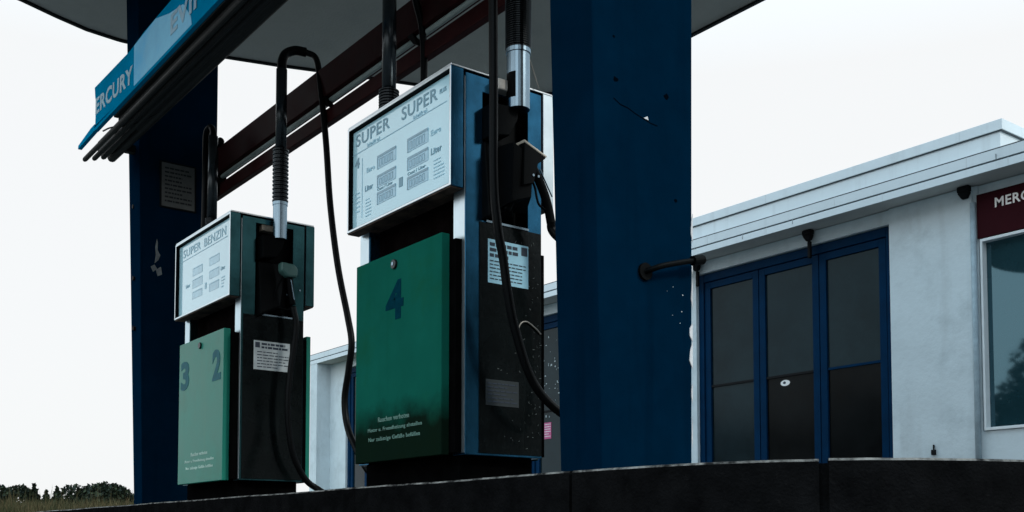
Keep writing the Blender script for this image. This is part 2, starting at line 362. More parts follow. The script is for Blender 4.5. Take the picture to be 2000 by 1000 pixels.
# bare plaster where the paint has chipped off the rear edge
rnd = random.Random(3)
b = nb()
def px_at(z): return -2.943-(.032)*(z-.2)/4.2
def py_at(z): return 3.118+(.087)*(z-.2)/4.2
z = .22
while z < 1.25:
    h = rnd.uniform(.05, .16); w = rnd.uniform(.004, .010) if not .60 < z < .80 else rnd.uniform(.014, .02)
    zz = [z, z+h*.3, z+h*.7, z+h]
    prof = [(py_at(zz[0])+.0005, zz[0]), (py_at(zz[1])-w, zz[1]), (py_at(zz[2])-w*rnd.uniform(.4, 1.1), zz[2]), (py_at(zz[3])+.0005, zz[3])]
    hexa(b, [(px_at(q)+.0005, p, q) for p, q in prof], [(px_at(q)+.0035, p, q) for p, q in prof])
    z += h+rnd.choice((.0, .0, .02, .06))
for k in range(7):
    zq = rnd.uniform(.75, 1.0); yq = rnd.uniform(2.98, 3.08); s_ = rnd.uniform(.001, .003)
    box(b, px_at(zq)-.002, px_at(zq)+.0025, yq, yq+s_, zq, zq+s_*rnd.uniform(.6, 2))
hexa(b, [(px_at(1.645)+.001, 2.872, 1.643), (px_at(1.645)+.001, 2.899, 1.640), (px_at(1.645)+.001, 2.893, 1.655), (px_at(1.645)+.001, 2.886, 1.651)],
        [(px_at(1.645)+.003, 2.872, 1.643), (px_at(1.645)+.003, 2.899, 1.640), (px_at(1.645)+.003, 2.893, 1.655), (px_at(1.645)+.003, 2.886, 1.651)])
obj('bare_chip', b, M_chip, pn)
b = nb()
for (yq, zq, ry_, rz_) in ((2.727, 1.761, .013, .010), (3.000, 1.762, .013, .011), (3.047, 1.346, .008, .007), (2.72, 1.93, .006, .005)):
    pts = [(yq+ry_*math.cos(2*PI*k/9)*rnd.uniform(.7, 1.25), zq+rz_*math.sin(2*PI*k/9)*rnd.uniform(.7, 1.25)) for k in range(9)]
    b = nb(); hexa(b, [(px_at(zq)-.002, p, q) for p, q in pts], [(px_at(zq)+.0015, p, q) for p, q in pts]); obj('scuff_mark', b, M_darkmark, pn)
b = nb()
seg = [(2.715, 1.685), (2.75, 1.668), (2.79, 1.664), (2.83, 1.651), (2.87, 1.642), (2.915, 1.632), (2.95, 1.63)]
for (y0, z0), (y1, z1) in zip(seg, seg[1:]):
    hexa(b, [(px_at(z0)-.002, y0, z0-.0015), (px_at(z0)-.002, y1, z1-.0015), (px_at(z0)-.002, y1, z1+.0015), (px_at(z0)-.002, y0, z0+.0015)],
            [(px_at(z0)+.0015, y0, z0-.0015), (px_at(z0)+.0015, y1, z1-.0015), (px_at(z0)+.0015, y1, z1+.0015), (px_at(z0)+.0015, y0, z0+.0015)])
obj('scuff_mark', b, M_darkmark, pn)
b = nb(); xq = px_at(1.05)
tube(b, [(xq-.01, 2.868, 1.030), (xq+.012, 2.868, 1.030)], .034, 18)
tube(b, catmull([(xq+.008, 2.868, 1.030), (xq+.035, 2.885, 1.038), (xq+.05, 2.93, 1.055), (xq+.052, 3.05, 1.088), (xq+.052, 3.12, 1.104)]), .0115, 12)
tube(b, [(xq+.052, 3.085, 1.097), (xq+.052, 3.142, 1.110)], .020, 14)
obj('pipe_stub', b, M_black, pn, smooth=False)

pf = thing('support_pillar', (-8.30, 2.88, IZ), 'far blue canopy pillar with worn notice, standing behind the smaller pump at left', 'pillar', 'blue pillars holding up the canopy')
b = nb()
hexa(b, [(-8.32, 2.603, IZ-.01), (-8.13, 2.603, IZ-.01), (-8.13, 3.157, IZ-.01), (-8.32, 3.157, IZ-.01)],
        [(-8.60, 2.550, CZ+.01), (-8.30, 2.550, CZ+.01), (-8.30, 3.215, CZ+.01), (-8.60, 3.215, CZ+.01)])
obj('shaft', b, M_blue, pf, bevel=.006)
b = nb()
def qx_at(z): return -8.13-.17*(z-.2)/4.2
for pts in ([(2.708, 2.33), (2.716, 2.30), (2.713, 2.24), (2.735, 2.20), (2.72, 2.16), (2.69, 2.13), (2.70, 2.2), (2.695, 2.26)],
            [(2.66, 2.10), (2.69, 2.12), (2.71, 2.09), (2.68, 2.06)], [(2.70, 2.08), (2.74, 2.11), (2.75, 2.05), (2.715, 2.03)]):
    hexa(b, [(qx_at(q)-.003, p, q) for p, q in pts], [(qx_at(q)+.002, p, q) for p, q in pts])
obj('bare_chip', b, pm('grey_scar', (.16, .18, .19), .9, var=.4, scale=20), pf)
b = nb()
for zq in (2.60, 2.02, 1.62):
    b = nb(); tube(b, [(-8.32-.28*(zq-.2)/4.2+.10, 2.60, zq), (-8.32-.28*(zq-.2)/4.2+.10, 2.565, zq)], .018, 10); obj('bolt', b, M_bracket, pf)
b = nb(); tube(b, [(-8.47, 2.66, 1.845), (-8.50, 2.66, 1.845)], .022, 10)
obj('bolt', b, M_bracket, pf)

# notice fixed to the far pillar
nt_ = thing('notice_board', (-8.24, 2.87, 2.58), 'worn grey notice plate of small print fixed to the far dark pillar', 'notice')
b = nb()
hexa(b, [(qx_at(2.58)+.001, 2.738, 2.60), (qx_at(2.58)+.001, 3.005, 2.60), (qx_at(2.95)+.001, 3.005, 2.955), (qx_at(2.95)+.001, 2.738, 2.955)],
        [(qx_at(2.58)+.012, 2.738, 2.60), (qx_at(2.58)+.012, 3.005, 2.60), (qx_at(2.95)+.012, 3.005, 2.955), (qx_at(2.95)+.012, 2.738, 2.955)])
obj('plate', b, pm('notice_plate', (.10, .10, .095), .6, var=.2, scale=12), nt_)
b = nb(); print_lines(b, 2.765, 2.98, 2.63, 2.93, 9, '+x', qx_at(2.62)+.0125, seed=5, fill=.4)
for v in b.verts: v.co.x += (qx_at(v.co.z)-qx_at(2.62))
obj('small_print', b, pm('notice_ink', (.012, .012, .012), .7), nt_)
b = nb()
for (y0, y1, z0, z1) in ((2.728, 2.738, 2.59, 2.965), (3.005, 3.015, 2.59, 2.965), (2.738, 3.005, 2.59, 2.60), (2.738, 3.005, 2.955, 2.965)): box(b, -8.26, -8.205, y0, y1, z0, z1)
for v in b.verts: v.co.x = qx_at(v.co.z)+(.016 if v.co.x > -8.23 else -.002)
obj('frame', b, M_bracket, nt_)

# ------------------------------------------------------------------ lamp beam between the pillars (back side)
lb = thing('lamp_beam', (-5.65, 3.15, 2.69), 'dark red twin-rail lamp beam running between the pillars behind the pumps', 'lamp beam')
b = nb(); box(b, -8.14, -3.215, 3.10, 3.20, 2.868, 3.075); obj('upper_rail', b, M_red, lb, bevel=.006)
b = nb(); box(b, -8.14, -3.215, 3.115, 3.165, 2.692, 2.788); obj('lower_rail', b, M_red, lb, bevel=.006)
b = nb(); tube(b, [(-8.0, 3.135, 2.846), (-3.3, 3.135, 2.846)], .017, 10); obj('tube_lamp', b, M_lampgrey, lb, smooth=True)
b = nb()
for xq in (-7.98, -6.10, -5.02, -4.0):
    b = nb(); hexa(b, [(xq-.03, 3.10, 2.80), (xq+.03, 3.10, 2.77), (xq+.03, 3.14, 2.77), (xq-.03, 3.14, 2.80)], [(xq-.10, 3.10, 2.872), (xq-.04, 3.10, 2.872), (xq-.04, 3.14, 2.872), (xq-.10, 3.14, 2.872)]); obj('clip', b, M_black, lb, bevel=.003)
b = nb(); box(b, -8.02, -7.97, 3.098, 3.17, 2.70, 3.05)
obj('end_plate', b, M_black, lb, bevel=.003)
b = nb(); tube(b, [(-8.16, 3.09, 3.10), (-7.90, 3.09, 3.10)], .03, 12); obj('end_fitting', b, M_black, lb)

# ------------------------------------------------------------------ blue sign under the canopy (front side)
sg = thing('canopy_sign', (-5.8, 2.3, 2.95), 'long blue lettered sign with fluorescent lamp rails hung below the canopy edge at upper left', 'sign')
b = nb()
bot = [(-8.12, 3.088), (-7.2, 3.052), (-3.3, 3.052)]; 
prof = [(-8.125, 3.085), (-7.3, 3.060), (-3.3, 3.055), (-3.3, 3.375), (-7.0, 3.372), (-7.3, 3.352), (-8.158, 3.385), (-8.14, 3.31), (-8.115, 3.25), (-8.12, 3.16)]
prism_y(b, prof, 2.200, 2.216); obj('face_panel', b, M_signblue, sg)
b = nb()
prism_y(b, [(-7.20, 3.062), (-6.105, 3.057), (-6.13, 3.13), (-6.264, 3.256), (-6.31, 3.262), (-6.503, 3.294), (-6.77, 3.366), (-7.21, 3.352)], 2.1975, 2.1995); obj('sky_reflection_patch', b, M_signpale, sg)  # sky reflection painted on as a pale shape
b = nb(); add_text(b, 'ERCURY', -8.118, -7.235, 3.160, 3.285, '-y', 2.199, bold=.03, shear=-.055)
obj('lettering', b, M_signlet, sg)
b = nb(); add_text(b, 'EVINRUDE', -6.475, -5.12, 3.135, 3.268, '-y', 2.196, bold=.03)
obj('lettering', b, M_signlet2, sg)
b = nb()
prism_y(b, [(-8.545, 3.024), (-8.10, 3.034), (-8.10, 3.083), (-8.20, 3.082), (-8.535, 3.050)], 2.188, 2.2165)
box(b, -8.10, -3.3, 2.188, 2.2165, 3.030, 3.052)
obj('lower_lip', b, M_signblue, sg)
b = nb()
box(b, -8.47, -7.721, 2.315, 2.43, 3.00, 3.09); box(b, -7.72, -3.22, 2.250, 2.44, 2.962, 3.09)
box(b, -7.72, -3.22, 2.2175, 2.2495, 3.02, 3.06)
obj('lamp_tray', b, M_rail, sg, bevel=.004)
for (yq, zq, rq, xe) in ((2.205, 2.945, .019, -8.53), (2.268, 2.958, .019, -8.50), (2.325, 2.970, .021, -8.46), (2.395, 2.985, .034, -8.49)):
    b = nb(); tube(b, [(xe, yq+.03, zq), (xe+.02, yq+.03, zq), (-3.25, yq+.03, zq)], [rq*.8, rq, rq], 12); obj('tube_lamp', b, M_rail, sg, smooth=False)
b = nb()
for xq in (-8.40, -3.14):
    b = nb(); box(b, xq, xq+.06, 2.43, 2.585, 3.02, 3.08); obj('bracket', b, M_rail, sg)
for xq in (-7.95, -6.9, -5.8, -4.7): b = nb(); box(b, xq, xq+.05, 2.25, 2.43, 2.985, 3.0); obj('lamp_clip', b, M_rail, sg)
b = nb(); tube(b, catmull([(-7.95, 2.21, 2.99), (-7.8, 2.23, 2.975), (-7.6, 2.33, 2.96), (-7.3, 2.40, 2.965), (-6.9, 2.42, 2.99)]), .006, 8); obj('cable', b, M_rubber, sg)

# ------------------------------------------------------------------ fuel pumps
YF, YC0, YC1, YB = 2.607, 2.690, 3.130, 3.205
def mast(root, x, y, z0, zpipe, top, side_sleeve=True, big=1.0, spr=(0, 0), st=.0105):
    """hose mast: sleeve, ribbed spring and steel pipe"""
    b = nb(); lathe(b, x, y, [(.046*big, z0), (.046*big, spr[0]-.02), (.05*big, spr[0]-.02), (.05*big, spr[0])], 28)
    obj('mast_sleeve', b, M_steelb, root, smooth=False)
    b = nb(); prof = []; z = spr[0]
    while z < spr[1]:
        prof += [(.045*big, z), (.0525*big, z+st*.25), (.0525*big, z+st*.55), (.045*big, z+st*.8)]; z += st
    lathe(b, x, y, prof, 24); obj('mast_spring', b, M_rubber if side_sleeve is False else pm('spring_black', (.012, .014, .016), .25, .6), root)
    b = nb(); tube(b, [(x, y, spr[1]-.01), (x, y, zpipe)], .036*big, 20); obj('mast_pipe', b, pm('mast_paint', (.008, .011, .014), .24, 0, var=.2, spec=.5), root, smooth=True)
    return b
def pump(base, X0, X1, zd0, zd1, g, greens, M_head, ysp, rear, M_rear, label):
    root = thing('fuel_pump', base, label, 'fuel pump', 'fuel pumps on the island')
    gx0, gx1, gz0, gz1 = g
    # plinth and dark inner body
    b = nb(); box(b, X0+.06, X1-.06, 2.70, 3.12, IZ-.004, gz0); obj('plinth', b, M_plinth, root, bevel=.004)
    b = nb(); box(b, X0+.125, X1-.125, 2.735, 3.085, gz0, zd1-.05); obj('inner_body', b, M_core, root)
    # side columns; recess for the nozzle on the outer faces
    b = nb(); recess_box(b, (X1-.10, YC0, gz0), (X1, YC1, zd1-.012), '+x', (2.785, 3.047, 1.455, 2.055), .065); obj('side_column', b, [M_head, M_black], root, bevel=.003)
    b = nb(); recess_box(b, (X0, YC0, gz0), (X0+.10, YC1, zd1-.012), '-x', (2.785, 3.047, 1.455, 2.055), .065); obj('side_column', b, [M_head, M_black], root, bevel=.003)
    b = nb(); box(b, X1-.094, X1-.004, YC0-.003, YC0-.0005, gz0+.01, zd1-.03); box(b, X0+.004, X0+.094, YC0-.003, YC0-.0005, gz0+.01, zd1-.03); obj('column_facing', b, M_front, root)
    b = nb(); box(b, X1+.0005, X1+.004, YC0+ysp, YC1-.004, gz0+.01, 1.445); obj('side_panel', b, M_side, root, bevel=.001)
    b = nb(); box(b, X1+.0005, X1+.010, 2.80, 3.047, 1.446, 1.456); obj('recess_lip', b, M_steelb, root)
    # display heads
    for (ya, yb, face) in ((YF, YC0-.012, '-y'), (YC1+.012, YB, '+y')):
        b = nb(); recess_box(b, (X0, ya, zd0), (X1, yb, zd1), face, (X0+.014, X1-.014, zd0+.014, zd1-.016), .029, 1)
        b.faces.ensure_lookup_table()
        for f in b.faces:
            c = f.calc_center_median(); f.normal_update()
            if abs(f.normal.y) > .9 and f.material_index == 0: f.material_index = 2
        hd = obj('display_head', b, [M_head if face == '-y' else M_rear, M_black, M_steel], root, bevel=.003)
        b = nb()
        pl = YF+.026 if face == '-y' else YB-.026
        box(b, X0+.018, X1-.018, min(pl, pl+(.0025 if face == '-y' else -.0025)), max(pl, pl+(.0025 if face == '-y' else -.0025)), zd0+.018, zd1-.02)
        gl = obj('display_glass', b, M_panel, root)
        if face == '-y': front_glass = gl
        b = nb(); s0, s1 = (ya+.004, yb-.002) if face == '-y' else (ya+.002, yb-.004)
        box(b, X0+.006, X1-.006, s0, s1, zd0-.006, zd0-.0005); obj('head_underside', b, M_under, root)
    b = nb(); box(b, X0+.102, X1-.102, YC0-.01, YC1+.01, zd0+.0, zd0+.02); obj('tray', b, M_under, root)
    b = nb(); box(b, X0+.002, X1-.002, YF+.004, YB-.004, zd1+.0005, zd1+.010); obj('lid', b, M_steel, root, bevel=.002)
    # dark seams
    b = nb()
    for ya, yb in ((YC0-.0115, YC0-.0005), (YC1+.0005, YC1+.0115)): box(b, X0+.01, X1-.008, ya, yb, zd0+.01, zd1-.014)
    obj('gasket', b, M_black, root)
    # service panels
    b = nb(); box(b, gx0+.02, X1-.025, YC0-.036, YC0-.002, gz0+.01, gz1-.03); box(b, gx0+.02, X1-.025, YC1+.002, YC1+.036, gz0+.01, gz1-.03); obj('panel_frame', b, M_plinth, root)
    b = nb(); box(b, gx0, gx1, YF, YC0-.038, gz0, gz1); fp = obj('service_panel', b, [greens], root, bevel=.004)
    b = nb(); box(b, gx0, gx1+rear, YC1+.038, YB-.005, gz0, gz1); obj('service_panel', b, [greens], root, bevel=.004)
    return root, front_glass, fp

def nozzle_boot(root, X, dz=0, dy=0):
    """hood and boot in the recess of the +x side column"""
    b = nb()
    prism_x(b, [(2.80+dy, 1.985+dz), (2.955+dy, 1.995+dz), (2.945+dy, 1.93+dz), (2.90+dy, 1.85+dz), (2.80+dy, 1.83+dz)], X-.06, X+.075)
    obj('mast_hood', b, M_black, root, bevel=.006)
    b = nb()
    hexa(b, [(X-.064, 2.79+dy, 1.44+dz), (X+.06, 2.80+dy, 1.46+dz), (X+.06, 2.93+dy, 1.53+dz), (X-.064, 3.03+dy, 1.46+dz)],
            [(X-.064, 2.79+dy, 1.83+dz), (X+.02, 2.80+dy, 1.82+dz), (X+.02, 2.90+dy, 1.82+dz), (X-.064, 3.03+dy, 1.86+dz)])
    obj('nozzle_boot', b, M_black, root, bevel=.01)

# --- near pump, number 4
p4, gl4, fp4 = pump((-4.41, 2.91, IZ), -4.90, -3.92, 1.583, 2.140, (-4.790, -3.992, .368, 1.384), M_green_s, M_head_b, .075, -.04, M_front, 'near fuel pump with one dark green stained panel numbered 4, beside the near pillar')  # the paler rear head sheet imitates a sky reflection
k = 1.0099
PL = YF+.0255
def Z(v): return v*k
b = nb()
add_text(b, 'SUPER', Z(-4.805), Z(-4.462), Z(2.015), Z(2.078), '-y', PL, bold=.012)
add_text(b, 'SUPER', Z(-4.348), Z(-4.03), Z(2.012), Z(2.075), '-y', PL, bold=.012)
add_text(b, 'PLUS', Z(-4.010), Z(-3.955), Z(2.030), Z(2.052), '-y', PL)
add_text(b, 'Liter', Z(-4.083), Z(-3.993), Z(1.764), Z(1.796), '-y', PL, bold=.02)
add_text(b, 'Liter', Z(-4.705), Z(-4.625), Z(1.756), Z(1.786), '-y', PL, bold=.02)
add_text(b, 'Cent / Liter', Z(-4.29), Z(-4.13), Z(1.725), Z(1.740), '-y', PL)
add_text(b, 'Cent / Liter', Z(-4.58), Z(-4.43), Z(1.727), Z(1.741), '-y', PL)
add_text(b, '4', Z(-4.815), Z(-4.765), Z(1.900), Z(1.955), '-y', PL, bold=.02)
box(b, Z(-4.37), Z(-4.335), PL-.0012, PL, Z(1.69), Z(1.735))
obj('lettering', b, M_ink, gl4)
b = nb()
add_text(b, 'bleifrei', Z(-4.685), Z(-4.560), Z(1.985), Z(2.003), '-y', PL)
add_text(b, 'bleifrei', Z(-4.24), Z(-4.12), Z(1.985), Z(2.003), '-y', PL)
add_text(b, 'Euro', Z(-4.083), Z(-4.0), Z(1.855), Z(1.882), '-y', PL)
add_text(b, 'Euro', Z(-4.69), Z(-4.61), Z(1.850), Z(1.875), '-y', PL)
box(b, Z(-4.836), Z(-3.95), PL-.0012, PL, Z(1.9775), Z(1.9815))
box(b, Z(-4.738), Z(-4.7355), PL-.0012, PL, Z(1.63), Z(1.94))
print_lines(b, Z(-4.06), Z(-3.97), Z(1.64), Z(1.74), 6, '-y', PL, seed=11, fill=.3)
print_lines(b, Z(-4.70), Z(-4.64), Z(1.62), Z(1.72), 6, '-y', PL, seed=12, fill=.3)
print_lines(b, Z(-4.81), Z(-4.76), Z(1.66), Z(1.78), 5, '-y', PL, seed=13, fill=.3)
obj('faded_lettering', b, M_inkfade, gl4)
M_digit = pm('readout_shade', (.26, .44, .55), .4)
for (xa, xb, rows) in ((-4.581, -4.400, ((1.906, 1.838), (1.806, 1.744), (1.719, 1.658))), (-4.292, -4.108, ((1.905, 1.838), (1.813, 1.750), (1.717, 1.656)))):
    for q, (zt, zb) in enumerate(rows):
        b = nb(); b2 = nb(); box(b, Z(xa), Z(xb), PL-.0014, PL, Z(zb), Z(zt))
        box(b2, Z(xa), Z(xb), PL-.0028, PL-.0016, Z(zt)-.012, Z(zt))
        box(b2, Z(xa), Z(xa)+.008, PL-.0028, PL-.0016, Z(zb), Z(zt)-.0125)
        w = (xb-xa)/6.5
        for d in range(5):
            xx = Z(xa+.022+d*w); zz0 = Z(zb)+.008; zz1 = Z(zt)-.020; zm = (zz0+zz1)/2
            for (a_, b_, c_, d_) in ((xx, xx+.020, zz1-.003, zz1), (xx, xx+.020, zz0, zz0+.003), (xx, xx+.003, zz0+.004, zz1-.004), (xx+.017, xx+.020, zz0+.004, zz1-.004)): box(b2, a_, b_, PL-.0026, PL-.0016, c_, d_)
        obj('readout', b, M_lcd, gl4); obj('readout_digits', b2, M_digit, gl4)
# markings on the green panel
b = nb(); add_text(b, '4', -4.489, -4.322, 1.048, 1.240, '-y', YF-.0003, bold=.035); obj('number', b, M_num, fp4)
b = nb()
add_text(b, 'Rauchen verboten', -4.556, -4.265, .562, .586, '-y', YF-.0003, bold=.012)
add_text(b, 'Motor u. Fremdheizung abstellen', -4.657, -4.153, .512, .536, '-y', YF-.0003, bold=.012)
add_text(b, 'Nur zulässige Gefäße befüllen', -4.650, -4.168, .464, .490, '-y', YF-.0003, bold=.012)
obj('warning_lettering', b, M_white_t, fp4)
b = nb(); disc_y(b, -4.404, YF-.012, YF+.002, 1.320, .0235, .0235); obj('lock', b, M_lock, fp4, bevel=.003)
b = nb(); disc_y(b, -4.408, YF-.014, YF-.0125, 1.322, .009, .009); obj('lock_cylinder', b, M_steelb, fp4)
# stickers on the side panel
XS = -3.92+.0042
b = nb(); box(b, XS, XS+.0008, 2.812, 3.047, 1.168, 1.372); st = obj('instruction_sticker', b, M_sticker, p4)
b = nb(); print_lines(b, 2.822, 2.985, 1.285, 1.362, 3, '+x', XS+.001, seed=3, fill=.6); print_lines(b, 2.822, 3.03, 1.18, 1.28, 6, '+x', XS+.001, seed=4, fill=.28)
box(b, XS+.001, XS+.002, 3.005, 3.040, 1.322, 1.362); obj('small_print', b, M_stick_ink, st)
b = nb(); box(b, XS, XS+.0008, 2.80, 2.99, .60, .72); st = obj('instruction_sticker', b, pm('dirty_sticker', (.012, .017, .019), .6, var=.3, scale=12), p4)
b = nb(); print_lines(b, 2.81, 2.98, .61, .71, 6, '+x', XS+.001, seed=8, fill=.3); obj('small_print', b, M_stick_ink, st)
b = nb(); rnd = random.Random(9)
for q in range(70):
    yq = 3.12-abs(rnd.gauss(0, .10)); zq = rnd.uniform(.4, 1.40)
    if yq < 2.72: continue
    l_ = rnd.uniform(.002, .012); a_ = rnd.uniform(-1, 1)
    dy_, dz_ = l_*math.cos(a_*1.5), l_*math.sin(a_*1.5)
    hexa(b, [(XS-.001, yq, zq), (XS-.001, yq+dy_, zq+dz_), (XS-.001, yq+dy_, zq+dz_+.0018), (XS-.001, yq, zq+.0018)], [(XS+.0006, yq, zq), (XS+.0006, yq+dy_, zq+dz_), (XS+.0006, yq+dy_, zq+dz_+.0018), (XS+.0006, yq, zq+.0018)])
obj('scratch', b, pm('scratch_metal', (.16, .19, .19), .5, .6, var=.4, scale=40), p4)
# masts, boot, nozzle and hose on the near side
mx4, my4 = -3.850, 2.938
mast(p4, mx4, my4, 1.985, 3.10, 3.2, big=1.18, spr=(2.27, 2.72))
b = nb(); tube(b, catmull([(mx4, my4, 3.09), (mx4, my4, 3.18), (mx4+.01, my4-.05, 3.245), (mx4+.02, my4-.13, 3.25), (mx4+.03, my4-.19, 3.20)]), .034, 16); obj('mast_bend', b, M_rubber, p4, smooth=True)
nozzle_boot(p4, -3.92, 0, -.015)
b = nb(); box(b, -3.9195, -3.862, 2.835, 2.915, 2.066, 2.118); obj('mast_clamp', b, pm('pale_clamp', (.55, .54, .50), .5, .2, var=.2, scale=20), p4, bevel=.006)
b = nb()
for kk in range(10):
    a0, a1 = [math.radians(-140+9*q) for q in (kk, kk+1)]; R_ = .0550
    quad(b, [(mx4+R_*math.cos(a0), my4+R_*math.sin(a0), 2.03), (mx4+R_*math.cos(a1), my4+R_*math.sin(a1), 2.03), (mx4+R_*math.cos(a1), my4+R_*math.sin(a1), 2.15), (mx4+R_*math.cos(a0), my4+R_*math.sin(a0), 2.15)])
obj('sleeve_slot', b, M_black, p4)
XN = -3.79
b = nb()
# nozzle: body wedge with sloped top, long handle, lever guard
hexa(b, [(XN-.03, 2.905, 1.80), (XN-.03, 3.030, 1.750), (XN-.03, 2.985, 1.715), (XN-.03, 2.96, 1.62), (XN-.03, 2.90, 1.60)], [(XN+.03, 2.905, 1.80), (XN+.03, 3.030, 1.750), (XN+.03, 2.985, 1.715), (XN+.03, 2.96, 1.62), (XN+.03, 2.90, 1.60)])
tube(b, catmull([(XN, 2.955, 1.73), (XN, 2.985, 1.69), (XN, 3.03, 1.62), (XN, 3.065, 1.54), (XN, 3.085, 1.46)]), .021, 14)
tube(b, catmull([(XN, 2.95, 1.66), (XN, 2.985, 1.62), (XN, 3.0, 1.565), (XN, 3.015, 1.535), (XN, 3.06, 1.515)]), .006, 8)
tube(b, catmull([(XN, 2.92, 1.64), (XN-.03, 2.89, 1.57), (XN-.06, 2.87, 1.50)]), .02, 12)
hexa(b, [(-3.90, 2.84, 1.50), (XN+.01, 2.85, 1.52), (XN+.01, 2.96, 1.56), (-3.90, 3.02, 1.52)], [(-3.90, 2.84, 1.80), (XN+.02, 2.85, 1.79), (XN+.02, 2.965, 1.745), (-3.90, 3.02, 1.79)])
nz4 = obj('nozzle', b, M_black, p4, bevel=.006)
b = nb()
hexa(b, [(XN-.034, 2.902, 1.803), (XN-.034, 3.036, 1.752), (XN-.034, 3.030, 1.744), (XN-.034, 2.904, 1.790)], [(XN+.034, 2.902, 1.803), (XN+.034, 3.036, 1.752), (XN+.034, 3.030, 1.744), (XN+.034, 2.904, 1.790)])
for v in b.verts: v.co.z += .008
obj('nozzle_cap', b, pm('beige_plastic', (.50, .47, .40), .45, var=.15), nz4, bevel=.003)
b = nb(); 
for (yq, zq) in ((2.955, 1.655), (2.985, 1.655)): tube(b, [(XN+.028, yq, zq), (XN+.034, yq, zq)], .006, 10)
tube(b, [(XN+.008, 3.012, 1.70), (XN+.008, 3.085, 1.585)], .0035, 8)
obj('nozzle_trim', b, M_steelb, nz4)
b = nb()
tube(b, catmull([(mx4+.03, my4-.19, 3.205), (-3.765, 2.722, 3.02), (-3.755, 2.720, 2.60), (-3.75, 2.722, 2.10), (-3.75, 2.724, 1.60), (-3.75, 2.745, 1.38), (-3.75, 2.776, 1.24), (-3.75, 2.800, 1.10), (-3.75, 2.842, .93), (-3.74, 2.925, .715),
     (-3.72, 3.03, .595), (-3.68, 3.15, .53), (-3.62, 3.26, .56), (-3.60, 3.31, .75), (-3.63, 3.27, 1.05), (-3.70, 3.16, 1.30), (XN, 3.10, 1.42), (XN, 3.084, 1.47)]), .0205, 14)
obj('hose', b, M_rubber, p4, smooth=True)
b = nb(); tube(b, catmull([(-3.90, 3.03, 2.30), (-3.90, 3.06, 2.24), (-3.90, 3.09, 2.17), (-3.905, 3.105, 2.15)]), .0022, 6); obj('cobweb_thread', b, pm('cobweb', (.30, .28, .25), .8), p4)
b = nb(); tube(b, catmull([(XS+.006, 3.035, .80), (XS+.006, 2.985, .90), (XS+.006, 2.99, .985), (XS+.006, 3.03, 1.01), (XS+.006, 3.085, .985), (XS+.006, 3.118, .96)]), .0035, 8); obj('hose_highlight', b, pm('hose_highlight_tone', (.22, .21, .19), .45, .5), p4)  # thin loop shaped as the highlight of a mirrored hose
# far-side mast of the near pump
mast(p4, -4.975, 2.90, 1.95, 3.12, 3.2, big=1.08, spr=(2.12, 2.455), st=.016)
b = nb(); tube(b, catmull([(-4.975, 2.90, 3.11), (-4.975, 2.90, 3.19), (-4.975, 2.95, 3.25), (-4.975, 3.02, 3.20), (-4.972, 3.07, 3.01), (-4.970, 3.112, 2.85), (-4.97, 3.123, 2.58), (-4.98, 3.10, 2.0), (-5.02, 3.05, 1.2), (-5.08, 3.0, .6), (-5.12, 2.9, .42), (-5.10, 2.82, .6), (-5.02, 2.86, 1.1), (-4.98, 2.92, 1.5)]), .0205, 12); obj('hose', b, M_rubber, p4, smooth=True)

# --- far pump, numbers 3 and 2
p2, gl2, fp2 = pump((-6.99, 2.91, IZ), -7.500, -6.482, 1.552, 2.100, (-7.376, -6.560, .362, 1.352), M_green_d, M_head_g, .012, .045, M_head_g, 'far fuel pump with paler green panel numbered 3 and 2, before the far pillar')
b = nb()
box(b, Z(-7.39), Z(-6.52), PL-.0012, PL, Z(1.943), Z(1.947))
for (xa, xb, rows) in ((-7.14, -6.96, ((1.855, 1.80), (1.775, 1.715), (1.69, 1.64))), (-6.83, -6.66, ((1.865, 1.81), (1.775, 1.72), (1.69, 1.635)))):
    for zt, zb in rows:
        bq = nb(); box(bq, Z(xa)+.007, Z(xb), PL-.0010, PL, Z(zb), Z(zt)-.007); obj('readout', bq, pm('pale_readout', (.42, .70, .84), .2, spec=.5), gl2)
        box(b, Z(xa), Z(xb), PL-.0012, PL, Z(zt)-.006, Z(zt)); box(b, Z(xa), Z(xa)+.006, PL-.0012, PL, Z(zb), Z(zt)-.007)
add_text(b, 'Liter', Z(-6.63), Z(-6.56), Z(1.74), Z(1.765), '-y', PL); add_text(b, 'Liter', Z(-7.27), Z(-7.19), Z(1.74), Z(1.765), '-y', PL)
add_text(b, 'SUPER', Z(-7.33), Z(-7.0), Z(1.965), Z(2.022), '-y', PL, bold=.004)
add_text(b, 'BENZIN', Z(-6.93), Z(-6.55), Z(1.962), Z(2.020), '-y', PL, bold=.004)
box(b, Z(-6.91), Z(-6.88), PL-.0012, PL, Z(1.67), Z(1.71))
print_lines(b, Z(-6.62), Z(-6.56), Z(1.62), Z(1.70), 4, '-y', PL, seed=14, fill=.3)
obj('faded_lettering', b, pm('sunbleached_ink', (.36, .60, .72), .5, var=.2), gl2)
b = nb()
add_text(b, '3', -7.340, -7.180, 1.018, 1.222, '-y', YF-.0003, bold=.04)
M_numpale = pm('number_paint_pale', (.028, .13, .155), .6, var=.2, scale=30, spec=.1)
obj('number', b, M_numpale, fp2); b = nb()
add_text(b, '2', -6.752, -6.604, 1.022, 1.228, '-y', YF-.0003, bold=.04)
obj('number', b, M_numpale, fp2)
b = nb()
add_text(b, 'Rauchen verboten', -7.12, -6.82, .548, .572, '-y', YF-.0003, bold=.012)
add_text(b, 'Motor u. Fremdheizung abstellen', -7.235, -6.705, .500, .524, '-y', YF-.0003, bold=.012)
add_text(b, 'Nur zulässige Gefäße befüllen', -7.215, -6.72, .452, .478, '-y', YF-.0003, bold=.012)
obj('warning_lettering', b, pm('white_lettering_pale', (.55, .75, .68), .7, spec=.05), fp2)
